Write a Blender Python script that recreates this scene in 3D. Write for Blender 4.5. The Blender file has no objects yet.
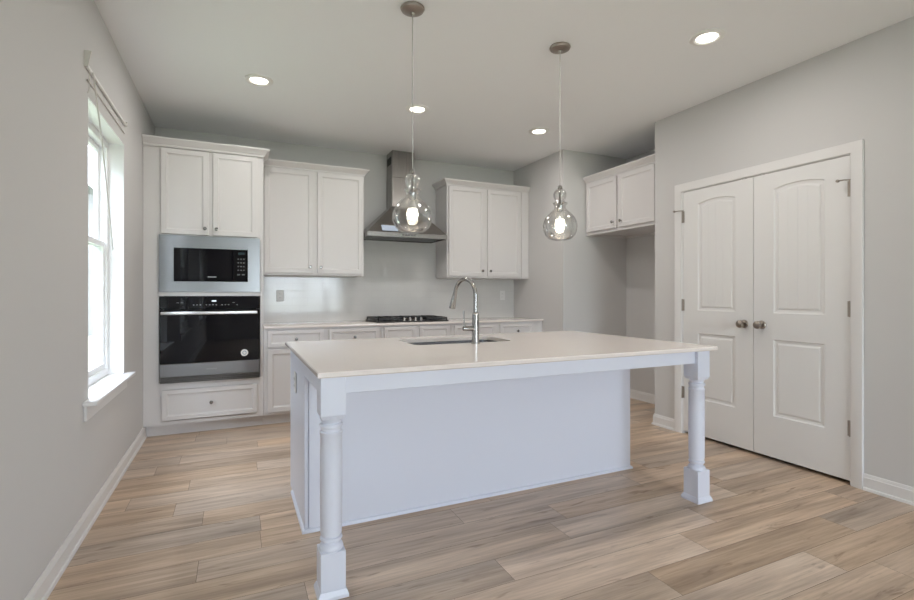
import bpy, bmesh, math, random
from mathutils import Vector, Matrix
random.seed(7)
PI = math.pi
SC = bpy.context.scene
COL = SC.collection

# ------------------------------------------------------------------ camera
cam_d = bpy.data.cameras.new('camera'); cam = bpy.data.objects.new('camera', cam_d); COL.objects.link(cam)
cam.location = (0.682, 0.0, 1.183)
cam.rotation_euler = (PI / 2, 0, math.radians(-24.728))
cam_d.sensor_fit = 'HORIZONTAL'; cam_d.sensor_width = 36.0
cam_d.lens = 36.0 * 481.463 / 914.0
cam_d.shift_y = -6.0 / 914.0
cam_d.clip_start = 0.05
SC.camera = cam

# ------------------------------------------------------------------ sky, exposure
SKY = 21.0
DOWNLIGHT_W = 7.2
PENDANT_W = 1.5
world = bpy.data.worlds.new('World'); SC.world = world; world.use_nodes = True
wn = world.node_tree; wn.nodes.clear()
wo = wn.nodes.new('ShaderNodeOutputWorld'); wb = wn.nodes.new('ShaderNodeBackground')
tc = wn.nodes.new('ShaderNodeTexCoord'); sx = wn.nodes.new('ShaderNodeSeparateXYZ'); rp = wn.nodes.new('ShaderNodeValToRGB')
rp.color_ramp.elements[0].position = 0.42; rp.color_ramp.elements[0].color = (0.40, 0.42, 0.36, 1)
rp.color_ramp.elements[1].position = 0.56; rp.color_ramp.elements[1].color = (0.79, 0.865, 1.0, 1)
ma = wn.nodes.new('ShaderNodeMath'); ma.operation = 'MULTIPLY_ADD'; ma.inputs[1].default_value = 0.5; ma.inputs[2].default_value = 0.5
wn.links.new(tc.outputs['Generated'], sx.inputs[0]); wn.links.new(sx.outputs['Z'], ma.inputs[0])
wn.links.new(ma.outputs[0], rp.inputs['Fac']); wn.links.new(rp.outputs['Color'], wb.inputs['Color'])
wb.inputs['Strength'].default_value = SKY
wn.links.new(wb.outputs[0], wo.inputs[0])

SC.view_settings.view_transform = 'Standard'; SC.view_settings.look = 'None'
SC.view_settings.gamma = 1.0; SC.view_settings.use_curve_mapping = False
SC.view_settings.exposure = 0.0
SC.cycles.max_bounces = 12; SC.cycles.diffuse_bounces = 7; SC.cycles.glossy_bounces = 5
SC.cycles.transparent_max_bounces = 16; SC.cycles.transmission_bounces = 8
SC.cycles.sample_clamp_indirect = 6.0
SC.cycles.caustics_reflective = False; SC.cycles.caustics_refractive = False

def area(name, loc, rot, sx_, sy_, power, color, portal=False):
    l = bpy.data.lights.new(name, 'AREA'); l.shape = 'RECTANGLE'; l.size = sx_; l.size_y = sy_
    l.energy = power; l.color = color
    if portal: l.cycles.is_portal = True
    o = bpy.data.objects.new(name, l); COL.objects.link(o); o.location = loc; o.rotation_euler = rot
    return o
# daylight enters by the window openings: sky portals set in each opening
area('daylight_portal', (-0.165, 3.435, 1.42), (0, -PI / 2, 0), 1.56, 0.92, 1, (1, 1, 1), True)
area('daylight_portal', (-0.165, 1.05, 1.42), (0, -PI / 2, 0), 1.56, 1.22, 1, (1, 1, 1), True)
area('daylight_portal', (2.55, -4.67, 1.25), (PI / 2, 0, 0), 2.3, 2.3, 1, (1, 1, 1), True)
area('daylight_portal', (-0.165, -2.75, 1.42), (0, -PI / 2, 0), 1.56, 0.92, 1, (1, 1, 1), True)

# ------------------------------------------------------------------ materials
def lin(c):
    return tuple((v / 12.92 if v <= 0.04045 else ((v + 0.055) / 1.055) ** 2.4) for v in c)
def mat(name, color, rough=0.5, metal=0.0, bump=0.0, bscale=200.0, spec=0.5, coat=0.0, var=0.0):
    m = bpy.data.materials.new(name); m.use_nodes = True
    nt = m.node_tree; b = nt.nodes['Principled BSDF']
    b.inputs['Base Color'].default_value = (*color, 1); b.inputs['Roughness'].default_value = rough
    b.inputs['Metallic'].default_value = metal; b.inputs['Specular IOR Level'].default_value = spec
    b.inputs['Coat Weight'].default_value = coat
    t = nt.nodes.new('ShaderNodeTexCoord'); n = nt.nodes.new('ShaderNodeTexNoise')
    n.inputs['Scale'].default_value = bscale; n.inputs['Detail'].default_value = 3
    nt.links.new(t.outputs['Object'], n.inputs['Vector'])
    if bump > 0:
        bp = nt.nodes.new('ShaderNodeBump'); bp.inputs['Strength'].default_value = bump; bp.inputs['Distance'].default_value = 0.002
        nt.links.new(n.outputs['Fac'], bp.inputs['Height']); nt.links.new(bp.outputs['Normal'], b.inputs['Normal'])
    if var > 0:
        r = nt.nodes.new('ShaderNodeValToRGB')
        r.color_ramp.elements[0].position = 0.3; r.color_ramp.elements[1].position = 0.7
        r.color_ramp.elements[0].color = (*[c * (1 - var) for c in color], 1)
        r.color_ramp.elements[1].color = (*[min(1, c * (1 + var)) for c in color], 1)
        nt.links.new(n.outputs['Fac'], r.inputs['Fac']); nt.links.new(r.outputs['Color'], b.inputs['Base Color'])
    return m
def brushed(name, color, rough, scale):
    m = mat(name, color, rough, 1.0)
    nt = m.node_tree; b = nt.nodes['Principled BSDF']
    t = nt.nodes.new('ShaderNodeTexCoord'); mp = nt.nodes.new('ShaderNodeMapping'); n = nt.nodes.new('ShaderNodeTexNoise')
    mp.inputs['Scale'].default_value = scale; n.inputs['Scale'].default_value = 1.0; n.inputs['Detail'].default_value = 2
    nt.links.new(t.outputs['Object'], mp.inputs['Vector']); nt.links.new(mp.outputs['Vector'], n.inputs['Vector'])
    mr = nt.nodes.new('ShaderNodeMapRange'); mr.inputs['To Min'].default_value = rough * 0.75; mr.inputs['To Max'].default_value = rough * 1.3
    nt.links.new(n.outputs['Fac'], mr.inputs['Value']); nt.links.new(mr.outputs['Result'], b.inputs['Roughness'])
    b.inputs['Anisotropic'].default_value = 0.5
    return m
def emit(name, color, strength):
    m = bpy.data.materials.new(name); m.use_nodes = True; nt = m.node_tree
    b = nt.nodes['Principled BSDF']; b.inputs['Base Color'].default_value = (0.9, 0.9, 0.88, 1)
    b.inputs['Emission Color'].default_value = (*color, 1); b.inputs['Emission Strength'].default_value = strength
    return m
def thin_glass(name, tint, base, edge):
    m = bpy.data.materials.new(name); m.use_nodes = True; nt = m.node_tree; nt.nodes.clear()
    o = nt.nodes.new('ShaderNodeOutputMaterial'); mx = nt.nodes.new('ShaderNodeMixShader')
    tr = nt.nodes.new('ShaderNodeBsdfTransparent'); gl = nt.nodes.new('ShaderNodeBsdfGlossy')
    lw = nt.nodes.new('ShaderNodeLayerWeight'); lw.inputs['Blend'].default_value = 0.3
    mr = nt.nodes.new('ShaderNodeMapRange'); mr.inputs['To Min'].default_value = base; mr.inputs['To Max'].default_value = edge
    tr.inputs['Color'].default_value = (*tint, 1); gl.inputs['Roughness'].default_value = 0.02
    nt.links.new(lw.outputs['Facing'], mr.inputs['Value']); nt.links.new(mr.outputs['Result'], mx.inputs['Fac'])
    nt.links.new(tr.outputs[0], mx.inputs[1]); nt.links.new(gl.outputs[0], mx.inputs[2]); nt.links.new(mx.outputs[0], o.inputs[0])
    return m

M_wall = mat('wall_paint', (0.60, 0.595, 0.59), 0.75, bump=0.12, bscale=350)
M_ceil = mat('ceiling_paint', (0.86, 0.87, 0.885), 0.9, bump=0.15, bscale=250)
M_trim = mat('trim_paint', (0.75, 0.745, 0.74), 0.35)
M_cab = mat('cabinet_paint', (0.655, 0.64, 0.635), 0.38)
M_isl = mat('island_paint', (0.70, 0.725, 0.815), 0.38)
M_door = mat('door_paint', (0.75, 0.75, 0.745), 0.45)
M_quartz = mat('white_quartz', (0.81, 0.75, 0.71), 0.10, bscale=90, var=0.015)
M_steel = mat('brushed_steel', (0.26, 0.262, 0.27), 0.30, 1.0, bscale=3, var=0.03)
M_steel_v = brushed('brushed_steel_hood', (0.34, 0.325, 0.31), 0.25, (260, 260, 2))
M_sink = brushed('sink_steel', (0.36, 0.36, 0.37), 0.22, (3, 200, 200))
M_chrome = mat('chrome', (0.40, 0.395, 0.385), 0.22, 1.0)
M_nickel = mat('satin_nickel', (0.36, 0.32, 0.28), 0.34, 1.0)
M_knob = mat('cabinet_knob_metal', (0.25, 0.24, 0.23), 0.25, 1.0)
M_blackglass = mat('black_glass', (0.004, 0.004, 0.006), 0.03, spec=0.32)
M_black = mat('black_iron', (0.015, 0.015, 0.016), 0.45)
M_dark = mat('dark_gap', (0.03, 0.03, 0.03), 0.7)
M_grey = mat('grey_mark', (0.28, 0.29, 0.30), 0.5)
M_key = mat('key_grey', (0.11, 0.115, 0.12), 0.5)
M_white = mat('white_plastic', (0.82, 0.82, 0.80), 0.35)
M_plate = mat('outlet_plate', (0.68, 0.675, 0.66), 0.35)
M_vinyl = mat('white_vinyl', (0.85, 0.86, 0.87), 0.35)
M_patch = mat('pale_blue', (0.50, 0.58, 0.72), 0.25)
M_blind = mat('blind_slat', (0.80, 0.80, 0.78), 0.5)
_nt = M_blind.node_tree; _b = _nt.nodes['Principled BSDF']; _t = _nt.nodes.new('ShaderNodeBsdfTranslucent'); _t.inputs['Color'].default_value = (0.8, 0.8, 0.78, 1)
_m = _nt.nodes.new('ShaderNodeMixShader'); _m.inputs['Fac'].default_value = 0.35; _o = _nt.nodes['Material Output']
_nt.links.new(_b.outputs[0], _m.inputs[1]); _nt.links.new(_t.outputs[0], _m.inputs[2]); _nt.links.new(_m.outputs[0], _o.inputs['Surface'])
M_rail = mat('rail_metal', (0.62, 0.60, 0.57), 0.4)
M_pane = thin_glass('window_glass', (0.95, 0.97, 0.97), 0.03, 0.30)
M_glass = thin_glass('clear_blown_glass', (0.97, 0.97, 0.965), 0.05, 0.85)
M_lens = emit('downlight_lens', (1.0, 0.92, 0.80), 9.0)
M_bulb = emit('bulb_dome', (1.0, 0.90, 0.74), 14.0)
M_ground = mat('ground_outside', (0.30, 0.33, 0.22), 0.9, bscale=3, var=0.2)

def brick_mat(name, c1, c2, mortar, w, h, ms, rough, bump, swap=True):
    m = bpy.data.materials.new(name); m.use_nodes = True; nt = m.node_tree; b = nt.nodes['Principled BSDF']
    t = nt.nodes.new('ShaderNodeTexCoord'); s = nt.nodes.new('ShaderNodeSeparateXYZ'); c = nt.nodes.new('ShaderNodeCombineXYZ')
    nt.links.new(t.outputs['Object'], s.inputs[0]); _a = nt.nodes.new('ShaderNodeMath'); _a.operation = 'ADD'; nt.links.new(s.outputs['X'], _a.inputs[0]); nt.links.new(s.outputs['Y'], _a.inputs[1]); nt.links.new(_a.outputs[0], c.inputs['X']); nt.links.new(s.outputs['Z'], c.inputs['Y'])
    k = nt.nodes.new('ShaderNodeTexBrick'); k.inputs['Scale'].default_value = 1.0
    k.inputs['Brick Width'].default_value = w; k.inputs['Row Height'].default_value = h; k.inputs['Mortar Size'].default_value = ms
    k.inputs['Color1'].default_value = (*c1, 1); k.inputs['Color2'].default_value = (*c2, 1); k.inputs['Mortar'].default_value = (*mortar, 1)
    nt.links.new(c.outputs[0], k.inputs['Vector']); nt.links.new(k.outputs['Color'], b.inputs['Base Color'])
    b.inputs['Roughness'].default_value = rough
    bp = nt.nodes.new('ShaderNodeBump'); bp.invert = True; bp.inputs['Strength'].default_value = bump; bp.inputs['Distance'].default_value = 0.002
    nt.links.new(k.outputs['Fac'], bp.inputs['Height']); nt.links.new(bp.outputs['Normal'], b.inputs['Normal'])
    return m
M_tile = brick_mat('glossy_subway_tile', (0.60, 0.595, 0.58), (0.59, 0.585, 0.57), (0.57, 0.565, 0.55), 0.152, 0.076, 0.002, 0.10, 0.15)
M_brick = brick_mat('outdoor_brick', (0.070, 0.062, 0.060), (0.045, 0.042, 0.041), (0.12, 0.12, 0.12), 0.22, 0.075, 0.01, 0.9, 0.4)

def floor_mat():
    m = bpy.data.materials.new('oak_plank_vinyl'); m.use_nodes = True; nt = m.node_tree; b = nt.nodes['Principled BSDF']
    N = nt.nodes.new; L = nt.links.new
    t = N('ShaderNodeTexCoord'); a = N('ShaderNodeAttribute'); a.attribute_name = 'plank'; a.attribute_type = 'GEOMETRY'
    mul = N('ShaderNodeMath'); mul.operation = 'MULTIPLY'; mul.inputs[1].default_value = 91.7; L(a.outputs['Fac'], mul.inputs[0])
    cmb = N('ShaderNodeCombineXYZ'); L(mul.outputs[0], cmb.inputs['X']); L(mul.outputs[0], cmb.inputs['Z'])
    add = N('ShaderNodeVectorMath'); add.operation = 'ADD'; L(t.outputs['Object'], add.inputs[0]); L(cmb.outputs[0], add.inputs[1])
    def noise(scale, vs, det=4, dist=0.0, rough=0.55):
        mp = N('ShaderNodeMapping'); mp.inputs['Scale'].default_value = vs; L(add.outputs[0], mp.inputs['Vector'])
        n = N('ShaderNodeTexNoise'); n.inputs['Scale'].default_value = scale; n.inputs['Detail'].default_value = det
        n.inputs['Distortion'].default_value = dist; n.inputs['Roughness'].default_value = rough
        L(mp.outputs[0], n.inputs['Vector']); return n
    broad = noise(1.0, (1.1, 12.0, 1.0), 4, 0.25)
    grain = noise(1.0, (3.0, 75.0, 1.0), 5, 0.25, 0.65)
    knot = noise(1.0, (3.6, 24.0, 1.0), 3, 0.9)
    r1 = N('ShaderNodeValToRGB'); e = r1.color_ramp.elements
    e[0].position = 0.28; e[0].color = (0.37, 0.268, 0.190, 1); e[1].position = 0.70; e[1].color = (0.70, 0.535, 0.395, 1)
    mid = r1.color_ramp.elements.new(0.5); mid.color = (0.57, 0.423, 0.303, 1)
    L(broad.outputs['Fac'], r1.inputs['Fac'])
    r2 = N('ShaderNodeValToRGB'); r2.color_ramp.elements[0].position = 0.32; r2.color_ramp.elements[0].color = (0.66, 0.64, 0.62, 1)
    r2.color_ramp.elements[1].position = 0.60; r2.color_ramp.elements[1].color = (1, 1, 1, 1); L(grain.outputs['Fac'], r2.inputs['Fac'])
    m1 = N('ShaderNodeMix'); m1.data_type = 'RGBA'; m1.blend_type = 'MULTIPLY'; m1.inputs['Factor'].default_value = 0.70
    L(r1.outputs['Color'], m1.inputs['A']); L(r2.outputs['Color'], m1.inputs['B'])
    r3 = N('ShaderNodeValToRGB'); r3.color_ramp.elements[0].position = 0.62; r3.color_ramp.elements[0].color = (1, 1, 1, 1)
    r3.color_ramp.elements[1].position = 0.74; r3.color_ramp.elements[1].color = (0.50, 0.44, 0.39, 1); L(knot.outputs['Fac'], r3.inputs['Fac'])
    m2 = N('ShaderNodeMix'); m2.data_type = 'RGBA'; m2.blend_type = 'MULTIPLY'; m2.inputs['Factor'].default_value = 0.9
    L(m1.outputs['Result'], m2.inputs['A']); L(r3.outputs['Color'], m2.inputs['B'])
    hsv = N('ShaderNodeHueSaturation')
    mv = N('ShaderNodeMapRange'); mv.inputs['To Min'].default_value = 0.84; mv.inputs['To Max'].default_value = 1.14; L(a.outputs['Fac'], mv.inputs['Value'])
    fr = N('ShaderNodeMath'); fr.operation = 'FRACT'; mm = N('ShaderNodeMath'); mm.operation = 'MULTIPLY'; mm.inputs[1].default_value = 7.31
    L(a.outputs['Fac'], mm.inputs[0]); L(mm.outputs[0], fr.inputs[0])
    ms = N('ShaderNodeMapRange'); ms.inputs['To Min'].default_value = 0.78; ms.inputs['To Max'].default_value = 1.08; L(fr.outputs[0], ms.inputs['Value'])
    L(mv.outputs['Result'], hsv.inputs['Value']); L(ms.outputs['Result'], hsv.inputs['Saturation']); L(m2.outputs['Result'], hsv.inputs['Color'])
    L(hsv.outputs['Color'], b.inputs['Base Color'])
    mr = N('ShaderNodeMapRange'); mr.inputs['To Min'].default_value = 0.42; mr.inputs['To Max'].default_value = 0.30
    L(grain.outputs['Fac'], mr.inputs['Value']); L(mr.outputs['Result'], b.inputs['Roughness'])
    bp = N('ShaderNodeBump'); bp.inputs['Strength'].default_value = 0.12; bp.inputs['Distance'].default_value = 0.001
    L(grain.outputs['Fac'], bp.inputs['Height']); L(bp.outputs['Normal'], b.inputs['Normal'])
    return m
M_floor = floor_mat()

# ------------------------------------------------------------------ mesh helpers
ORG = {}
class MB:
    def __init__(s): s.bm = bmesh.new()
    def box(s, x0, x1, y0, y1, z0, z1, bev=0.0, seg=1):
        r = bmesh.ops.create_cube(s.bm, size=1.0); vs = r['verts']
        for v in vs:
            v.co = Vector((x0 + (v.co.x + .5) * (x1 - x0), y0 + (v.co.y + .5) * (y1 - y0), z0 + (v.co.z + .5) * (z1 - z0)))
        if bev > 0:
            es = {e for v in vs for e in v.link_edges}
            bmesh.ops.bevel(s.bm, geom=list(es), offset=bev, segments=seg, affect='EDGES', profile=0.5)
        return s
    def poly(s, pts):
        return s.bm.faces.new([s.bm.verts.new(p) for p in pts])
    def hull(s, lower, upper):
        a = [s.bm.verts.new(p) for p in lower]; b = [s.bm.verts.new(p) for p in upper]; n = len(a)
        for i in range(n): s.bm.faces.new((a[i], a[(i + 1) % n], b[(i + 1) % n], b[i]))
        s.bm.faces.new(a[::-1]); s.bm.faces.new(b); return s
    def lathe(s, prof, c=(0, 0, 0), seg=28, axis='z'):
        rings = []
        for r, z in prof:
            ring = []
            for k in range(1 if r < 1e-6 else seg):
                t = 2 * PI * k / seg; p = (r * math.cos(t), r * math.sin(t), z)
                if axis == 'y': p = (p[0], p[2], p[1])
                if axis == 'x': p = (p[2], p[0], p[1])
                ring.append(s.bm.verts.new((c[0] + p[0], c[1] + p[1], c[2] + p[2])))
            rings.append(ring)
        for A, B in zip(rings, rings[1:]):
            if len(A) == 1 and len(B) == 1: continue
            for k in range(seg):
                k2 = (k + 1) % seg
                if len(A) == 1: s.bm.faces.new((A[0], B[k2], B[k]))
                elif len(B) == 1: s.bm.faces.new((A[k], A[k2], B[0]))
                else: s.bm.faces.new((A[k], A[k2], B[k2], B[k]))
        return s
    def tube(s, pts, rad, seg=12, caps=True):
        pts = [Vector(p) for p in pts]; n = len(pts)
        rad = rad if isinstance(rad, (list, tuple)) else [rad] * n
        up = None; rings = []
        for i, p in enumerate(pts):
            d = ((pts[min(i + 1, n - 1)] - p).normalized() + (p - pts[max(i - 1, 0)]).normalized())
            d = d.normalized()
            if up is None:
                up = Vector((0, 0, 1)) if abs(d.z) < 0.9 else Vector((1, 0, 0))
            a = (up - d * up.dot(d)).normalized(); up = a; b = d.cross(a)
            rings.append([s.bm.verts.new(p + (a * math.cos(2 * PI * k / seg) + b * math.sin(2 * PI * k / seg)) * rad[i]) for k in range(seg)])
        for A, B in zip(rings, rings[1:]):
            for k in range(seg): s.bm.faces.new((A[k], A[(k + 1) % seg], B[(k + 1) % seg], B[k]))
        if caps: s.bm.faces.new(rings[0][::-1]); s.bm.faces.new(rings[-1])
        return s
    def sweep(s, path, prof, fn=lambda a, b, c: (a, b, c)):
        # prof: closed outline of (outward, height); outward is to the right of the path
        n = len(path); P = [Vector(p) for p in path]; rows = []
        for i, p in enumerate(P):
            d0 = (P[i] - P[i - 1]).normalized() if i > 0 else None
            d1 = (P[i + 1] - P[i]).normalized() if i < n - 1 else None
            d0 = d0 or d1; d1 = d1 or d0
            n0 = Vector((d0.y, -d0.x)); n1 = Vector((d1.y, -d1.x))
            mv = (n0 + n1).normalized(); k = 1.0 / max(0.2, mv.dot(n0))
            rows.append([s.bm.verts.new(fn(p.x + mv.x * k * o, p.y + mv.y * k * o, z)) for o, z in prof])
        m = len(prof)
        for A, B in zip(rows, rows[1:]):
            for k in range(m): s.bm.faces.new((A[k], A[(k + 1) % m], B[(k + 1) % m], B[k]))
        s.bm.faces.new(rows[0][::-1]); s.bm.faces.new(rows[-1]); return s
    def shaker(s, x0, x1, z0, z1, y, t=0.02, stile=0.055, rec=0.008):
        """door or drawer front facing -y with its front at y"""
        s.box(x0, x1, y, y + t, z0, z1, 0.0015)
        f = min((f for f in s.bm.faces if f.normal.y < -0.9 and abs(f.calc_center_median().y - y) < 1e-4
                 and x0 < f.calc_center_median().x < x1 and z0 < f.calc_center_median().z < z1), key=lambda f: -f.calc_area())
        s.bm.normal_update()
        bmesh.ops.inset_region(s.bm, faces=[f], thickness=stile, depth=0)
        bmesh.ops.inset_region(s.bm, faces=[f], thickness=0.009, depth=-rec)
        bmesh.ops.inset_region(s.bm, faces=[f], thickness=0.006, depth=0)
        bmesh.ops.inset_region(s.bm, faces=[f], thickness=0.003, depth=-0.002)
        return s
    def build(s, name, material, parent=None, origin=None, smooth=True):
        bm = s.bm
        bmesh.ops.recalc_face_normals(bm, faces=bm.faces)
        off = Vector(ORG.get(parent.name, (0, 0, 0))) if parent else Vector(origin or (0, 0, 0))
        if off.length: bmesh.ops.translate(bm, verts=bm.verts, vec=-off)
        me = bpy.data.meshes.new(name); bm.to_mesh(me); bm.free()
        me.materials.append(material)
        if smooth:
            me.shade_smooth()
            try: me.set_sharp_from_angle(angle=math.radians(35))
            except Exception: pass
        o = bpy.data.objects.new(name, me); COL.objects.link(o)
        if parent: o.parent = parent
        else: o.location = off
        ORG[o.name] = off
        return o
def tag(o, label, cat, group=None):
    o['label'] = label; o['category'] = cat
    if group: o['group'] = group
    return o
def thing(name, label, cat, loc, group=None):
    o = bpy.data.objects.new(name, None); COL.objects.link(o); o.location = loc; o.empty_display_size = 0.1
    ORG[o.name] = Vector(loc); return tag(o, label, cat, group)
def struct(o):
    o['kind'] = 'structure'; return o
def place(root, loc, rz):
    """things authored around the world origin are turned and set down afterwards"""
    root.location = loc; root.rotation_euler = (0, 0, rz)

# ------------------------------------------------------------------ dimensions
CEIL = 2.743; D = 5.252; R = 4.142; YR = 3.219; S = 3.891; YS = 4.234; A = 4.786; CT = 0.883; CB = 0.893
# ------------------------------------------------------------------ floor
fb = bmesh.new(); lay = fb.faces.layers.float.new('plank')
offs = {0: 3.054, 1: 2.278, 2: 2.672, 3: 1.732, 4: 2.159, 5: 1.05, 6: .535, 7: .794, 8: 2.02, 9: .527, 10: 1.6, 11: .136, 12: .424, 13: .818, 14: 1.42, 15: .326, 16: .841, 17: .62}
PW, PL = 0.179, 1.22
for k in range(-33, 24):
    y0 = 1.166 + PW * k; off = offs.get(k, random.uniform(0, PL)) % PL
    x = off - PL
    while x < 5.1:
        xa, xb = max(x, -0.1) + 0.0006, min(x + PL, 5.1) - 0.0006
        if xb > xa:
            ya, yb = y0 + 0.0007, y0 + PW - 0.0007
            f = fb.faces.new([fb.verts.new(p) for p in ((xa, ya, 0), (xb, ya, 0), (xb, yb, 0), (xa, yb, 0))]); f[lay] = random.random()
        x += PL
for p in [((-0.2, -4.9, -0.0025), (5.2, -4.9, -0.0025), (5.2, 5.4, -0.0025), (-0.2, 5.4, -0.0025))]:
    f = fb.faces.new([fb.verts.new(q) for q in p]); f.material_index = 1
me = bpy.data.meshes.new('floor'); fb.to_mesh(me); fb.free(); me.materials.append(M_floor); me.materials.append(M_dark)
floor = bpy.data.objects.new('floor', me); COL.objects.link(floor); struct(floor)

# ------------------------------------------------------------------ walls and ceiling
struct(MB().box(-0.2, 5.2, -4.9, 5.4, CEIL, CEIL + 0.1).build('ceiling', M_ceil))
WT = 0.165
def wall_left():
    b = MB(); wins = [(-3.2, -2.3), (0.45, 1.65), (3.015, 3.885)]; y = -4.8
    for a, c in wins:
        b.box(-WT, 0, y, a, 0, CEIL); b.box(-WT, 0, a, c, 0, 0.63); b.box(-WT, 0, a, c, 2.19, CEIL); y = c
    b.box(-WT, 0, y, D + 0.12, 0, CEIL)
    bmesh.ops.remove_doubles(b.bm, verts=b.bm.verts, dist=1e-5)
    return struct(b.build('wall_left', M_wall))
wall_left()
struct(MB().box(0, S, D, D + 0.12, 0, CEIL).build('wall_back', M_wall))
struct(MB().box(S, A, YS, D + 0.12, 0, CEIL).build('wall_stub', M_wall))
struct(MB().box(A, A + 0.12, -4.8, D + 0.12, 0, CEIL).build('wall_alcove', M_wall))
DY0, DY1, DH = 1.684, 2.924, 2.053
b = MB(); b.box(R, R + 0.115, -4.8, DY0, 0, CEIL); b.box(R, R + 0.115, DY1, YR, 0, CEIL); b.box(R, R + 0.115, DY0, DY1, DH, CEIL)
b.box(R + 0.115, A, YR - 0.115, YR, 0, CEIL)
struct(b.build('wall_right', M_wall))
b = MB(); b.box(-WT, 1.4, -4.8, -4.65, 0, CEIL); b.box(3.7, A, -4.8, -4.65, 0, CEIL); b.box(1.4, 3.7, -4.8, -4.65, 2.4, CEIL); b.box(1.4, 3.7, -4.8, -4.65, 0, 0.1)
struct(b.build('wall_front', M_wall))

# baseboards
BB = [(0, 0), (0.020, 0), (0.020, 0.008), (0.017, 0.016), (0.012, 0.019), (0.012, 0.076), (0.009, 0.080), (0.009, 0.086), (0.004, 0.098), (0, 0.098)]
def bb(name, path): struct(MB().sweep(path, BB).build(name, M_trim))
bb('baseboard_left', [(0, -4.65), (0, 4.69)])
bb('baseboard_right', [(R, 1.616), (R, -4.65)])
bb('baseboard_pantry', [(A, YR), (R, YR), (R, 2.992)])
bb('baseboard_alcove', [(S + 0.0, YS), (A, YS), (A, YR)])

# ------------------------------------------------------------------ windows
def window(n, y0, y1, sill_near, sill_far, full=True):
    z0, z1 = 0.65, 2.19
    w = MB()
    for a, c, e, f in ((y0, y0 + 0.045, z0, z1), (y1 - 0.045, y1, z0, z1), (y0 + 0.045, y1 - 0.045, z0, z0 + 0.045), (y0 + 0.045, y1 - 0.045, z1 - 0.045, z1)):
        w.box(-0.155, -0.085, a, c, e, f, 0.003)
    win = struct(w.build('window_%d' % n, M_vinyl))
    zm = 1.505
    for nm, xa, xb, za, zb in (('upper_sash', -0.15, -0.125, zm - 0.02, z1 - 0.045), ('lower_sash', -0.122, -0.097, z0 + 0.045, zm + 0.02)):
        sb = MB(); ya, yb = y0 + 0.045, y1 - 0.045
        sb.box(xa, xb, ya, ya + 0.035, za, zb, 0.003); sb.box(xa, xb, yb - 0.035, yb, za, zb, 0.003)
        sb.box(xa, xb, ya + 0.035, yb - 0.035, za, za + 0.035, 0.003); sb.box(xa, xb, ya + 0.035, yb - 0.035, zb - 0.035, zb, 0.003)
        so = sb.build(nm, M_vinyl, win)
        xm = (xa + xb) / 2
        MB().box(xm - 0.002, xm + 0.002, ya + 0.033, yb - 0.033, za + 0.033, zb - 0.033).build('pane', M_pane, so)
    MB().box(-0.085, 0.0, y0, y1, 0.63, z0, 0.0).box(0.0, 0.06, sill_near, sill_far, 0.628, z0, 0.004, 2).build('sill', M_trim, win)
    MB().box(0.0, 0.014, sill_near + 0.02, sill_far - 0.02, 0.55, 0.628, 0.003).build('apron', M_trim, win)
    # white returns lining the opening
    MB().box(-0.085, 0.001, y1 - 0.004, y1, z0, z1 - 0.004).box(-0.085, 0.001, y0, y0 + 0.004, z0, z1 - 0.004).box(-0.085, 0.001, y0, y1, z1 - 0.004, z1).build('return', M_trim, win)
    return win
window(1, 3.015, 3.885, 2.915, 3.935)
window(2, 0.45, 1.65, 0.38, 1.70)
window(3, -3.2, -2.3, -3.27, -2.23)
b = MB()
for xa, xb in ((1.4, 1.47), (2.51, 2.59), (3.63, 3.7)): b.box(xa, xb, -4.76, -4.69, 0.1, 2.4, 0.003)
for za, zb in ((0.1, 0.18), (2.32, 2.4)): b.box(1.4, 3.7, -4.755, -4.695, za, zb, 0.003)
w4 = struct(b.build('window_4', M_vinyl))
for xa, xb in ((1.47, 2.51), (2.59, 3.63)): MB().box(xa, xb, -4.728, -4.722, 0.18, 2.32).build('pane', M_pane, w4)

# outside: ground and the neighbour's brick house
struct(MB().box(-40, 40, -40, 60, -0.6, -0.5).build('ground', M_ground))
h = thing('brick_house', 'brick house next door seen through the kitchen window', 'house', (-8.5, 10, -0.5))
MB().box(-12.5, -4.6, -9, 27, -0.5, 5.2).build('wall', M_brick, h)
MB().hull([(-12.9, -9.4, 5.2), (-4.2, -9.4, 5.2), (-4.2, 27.4, 5.2), (-12.9, 27.4, 5.2)], [(-8.6, -5, 7.4), (-8.5, -5, 7.4), (-8.5, 23, 7.4), (-8.6, 23, 7.4)]).build('roof', mat('roof_shingle', (0.10, 0.095, 0.09), 0.9, bscale=8, var=0.2), h)

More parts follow.
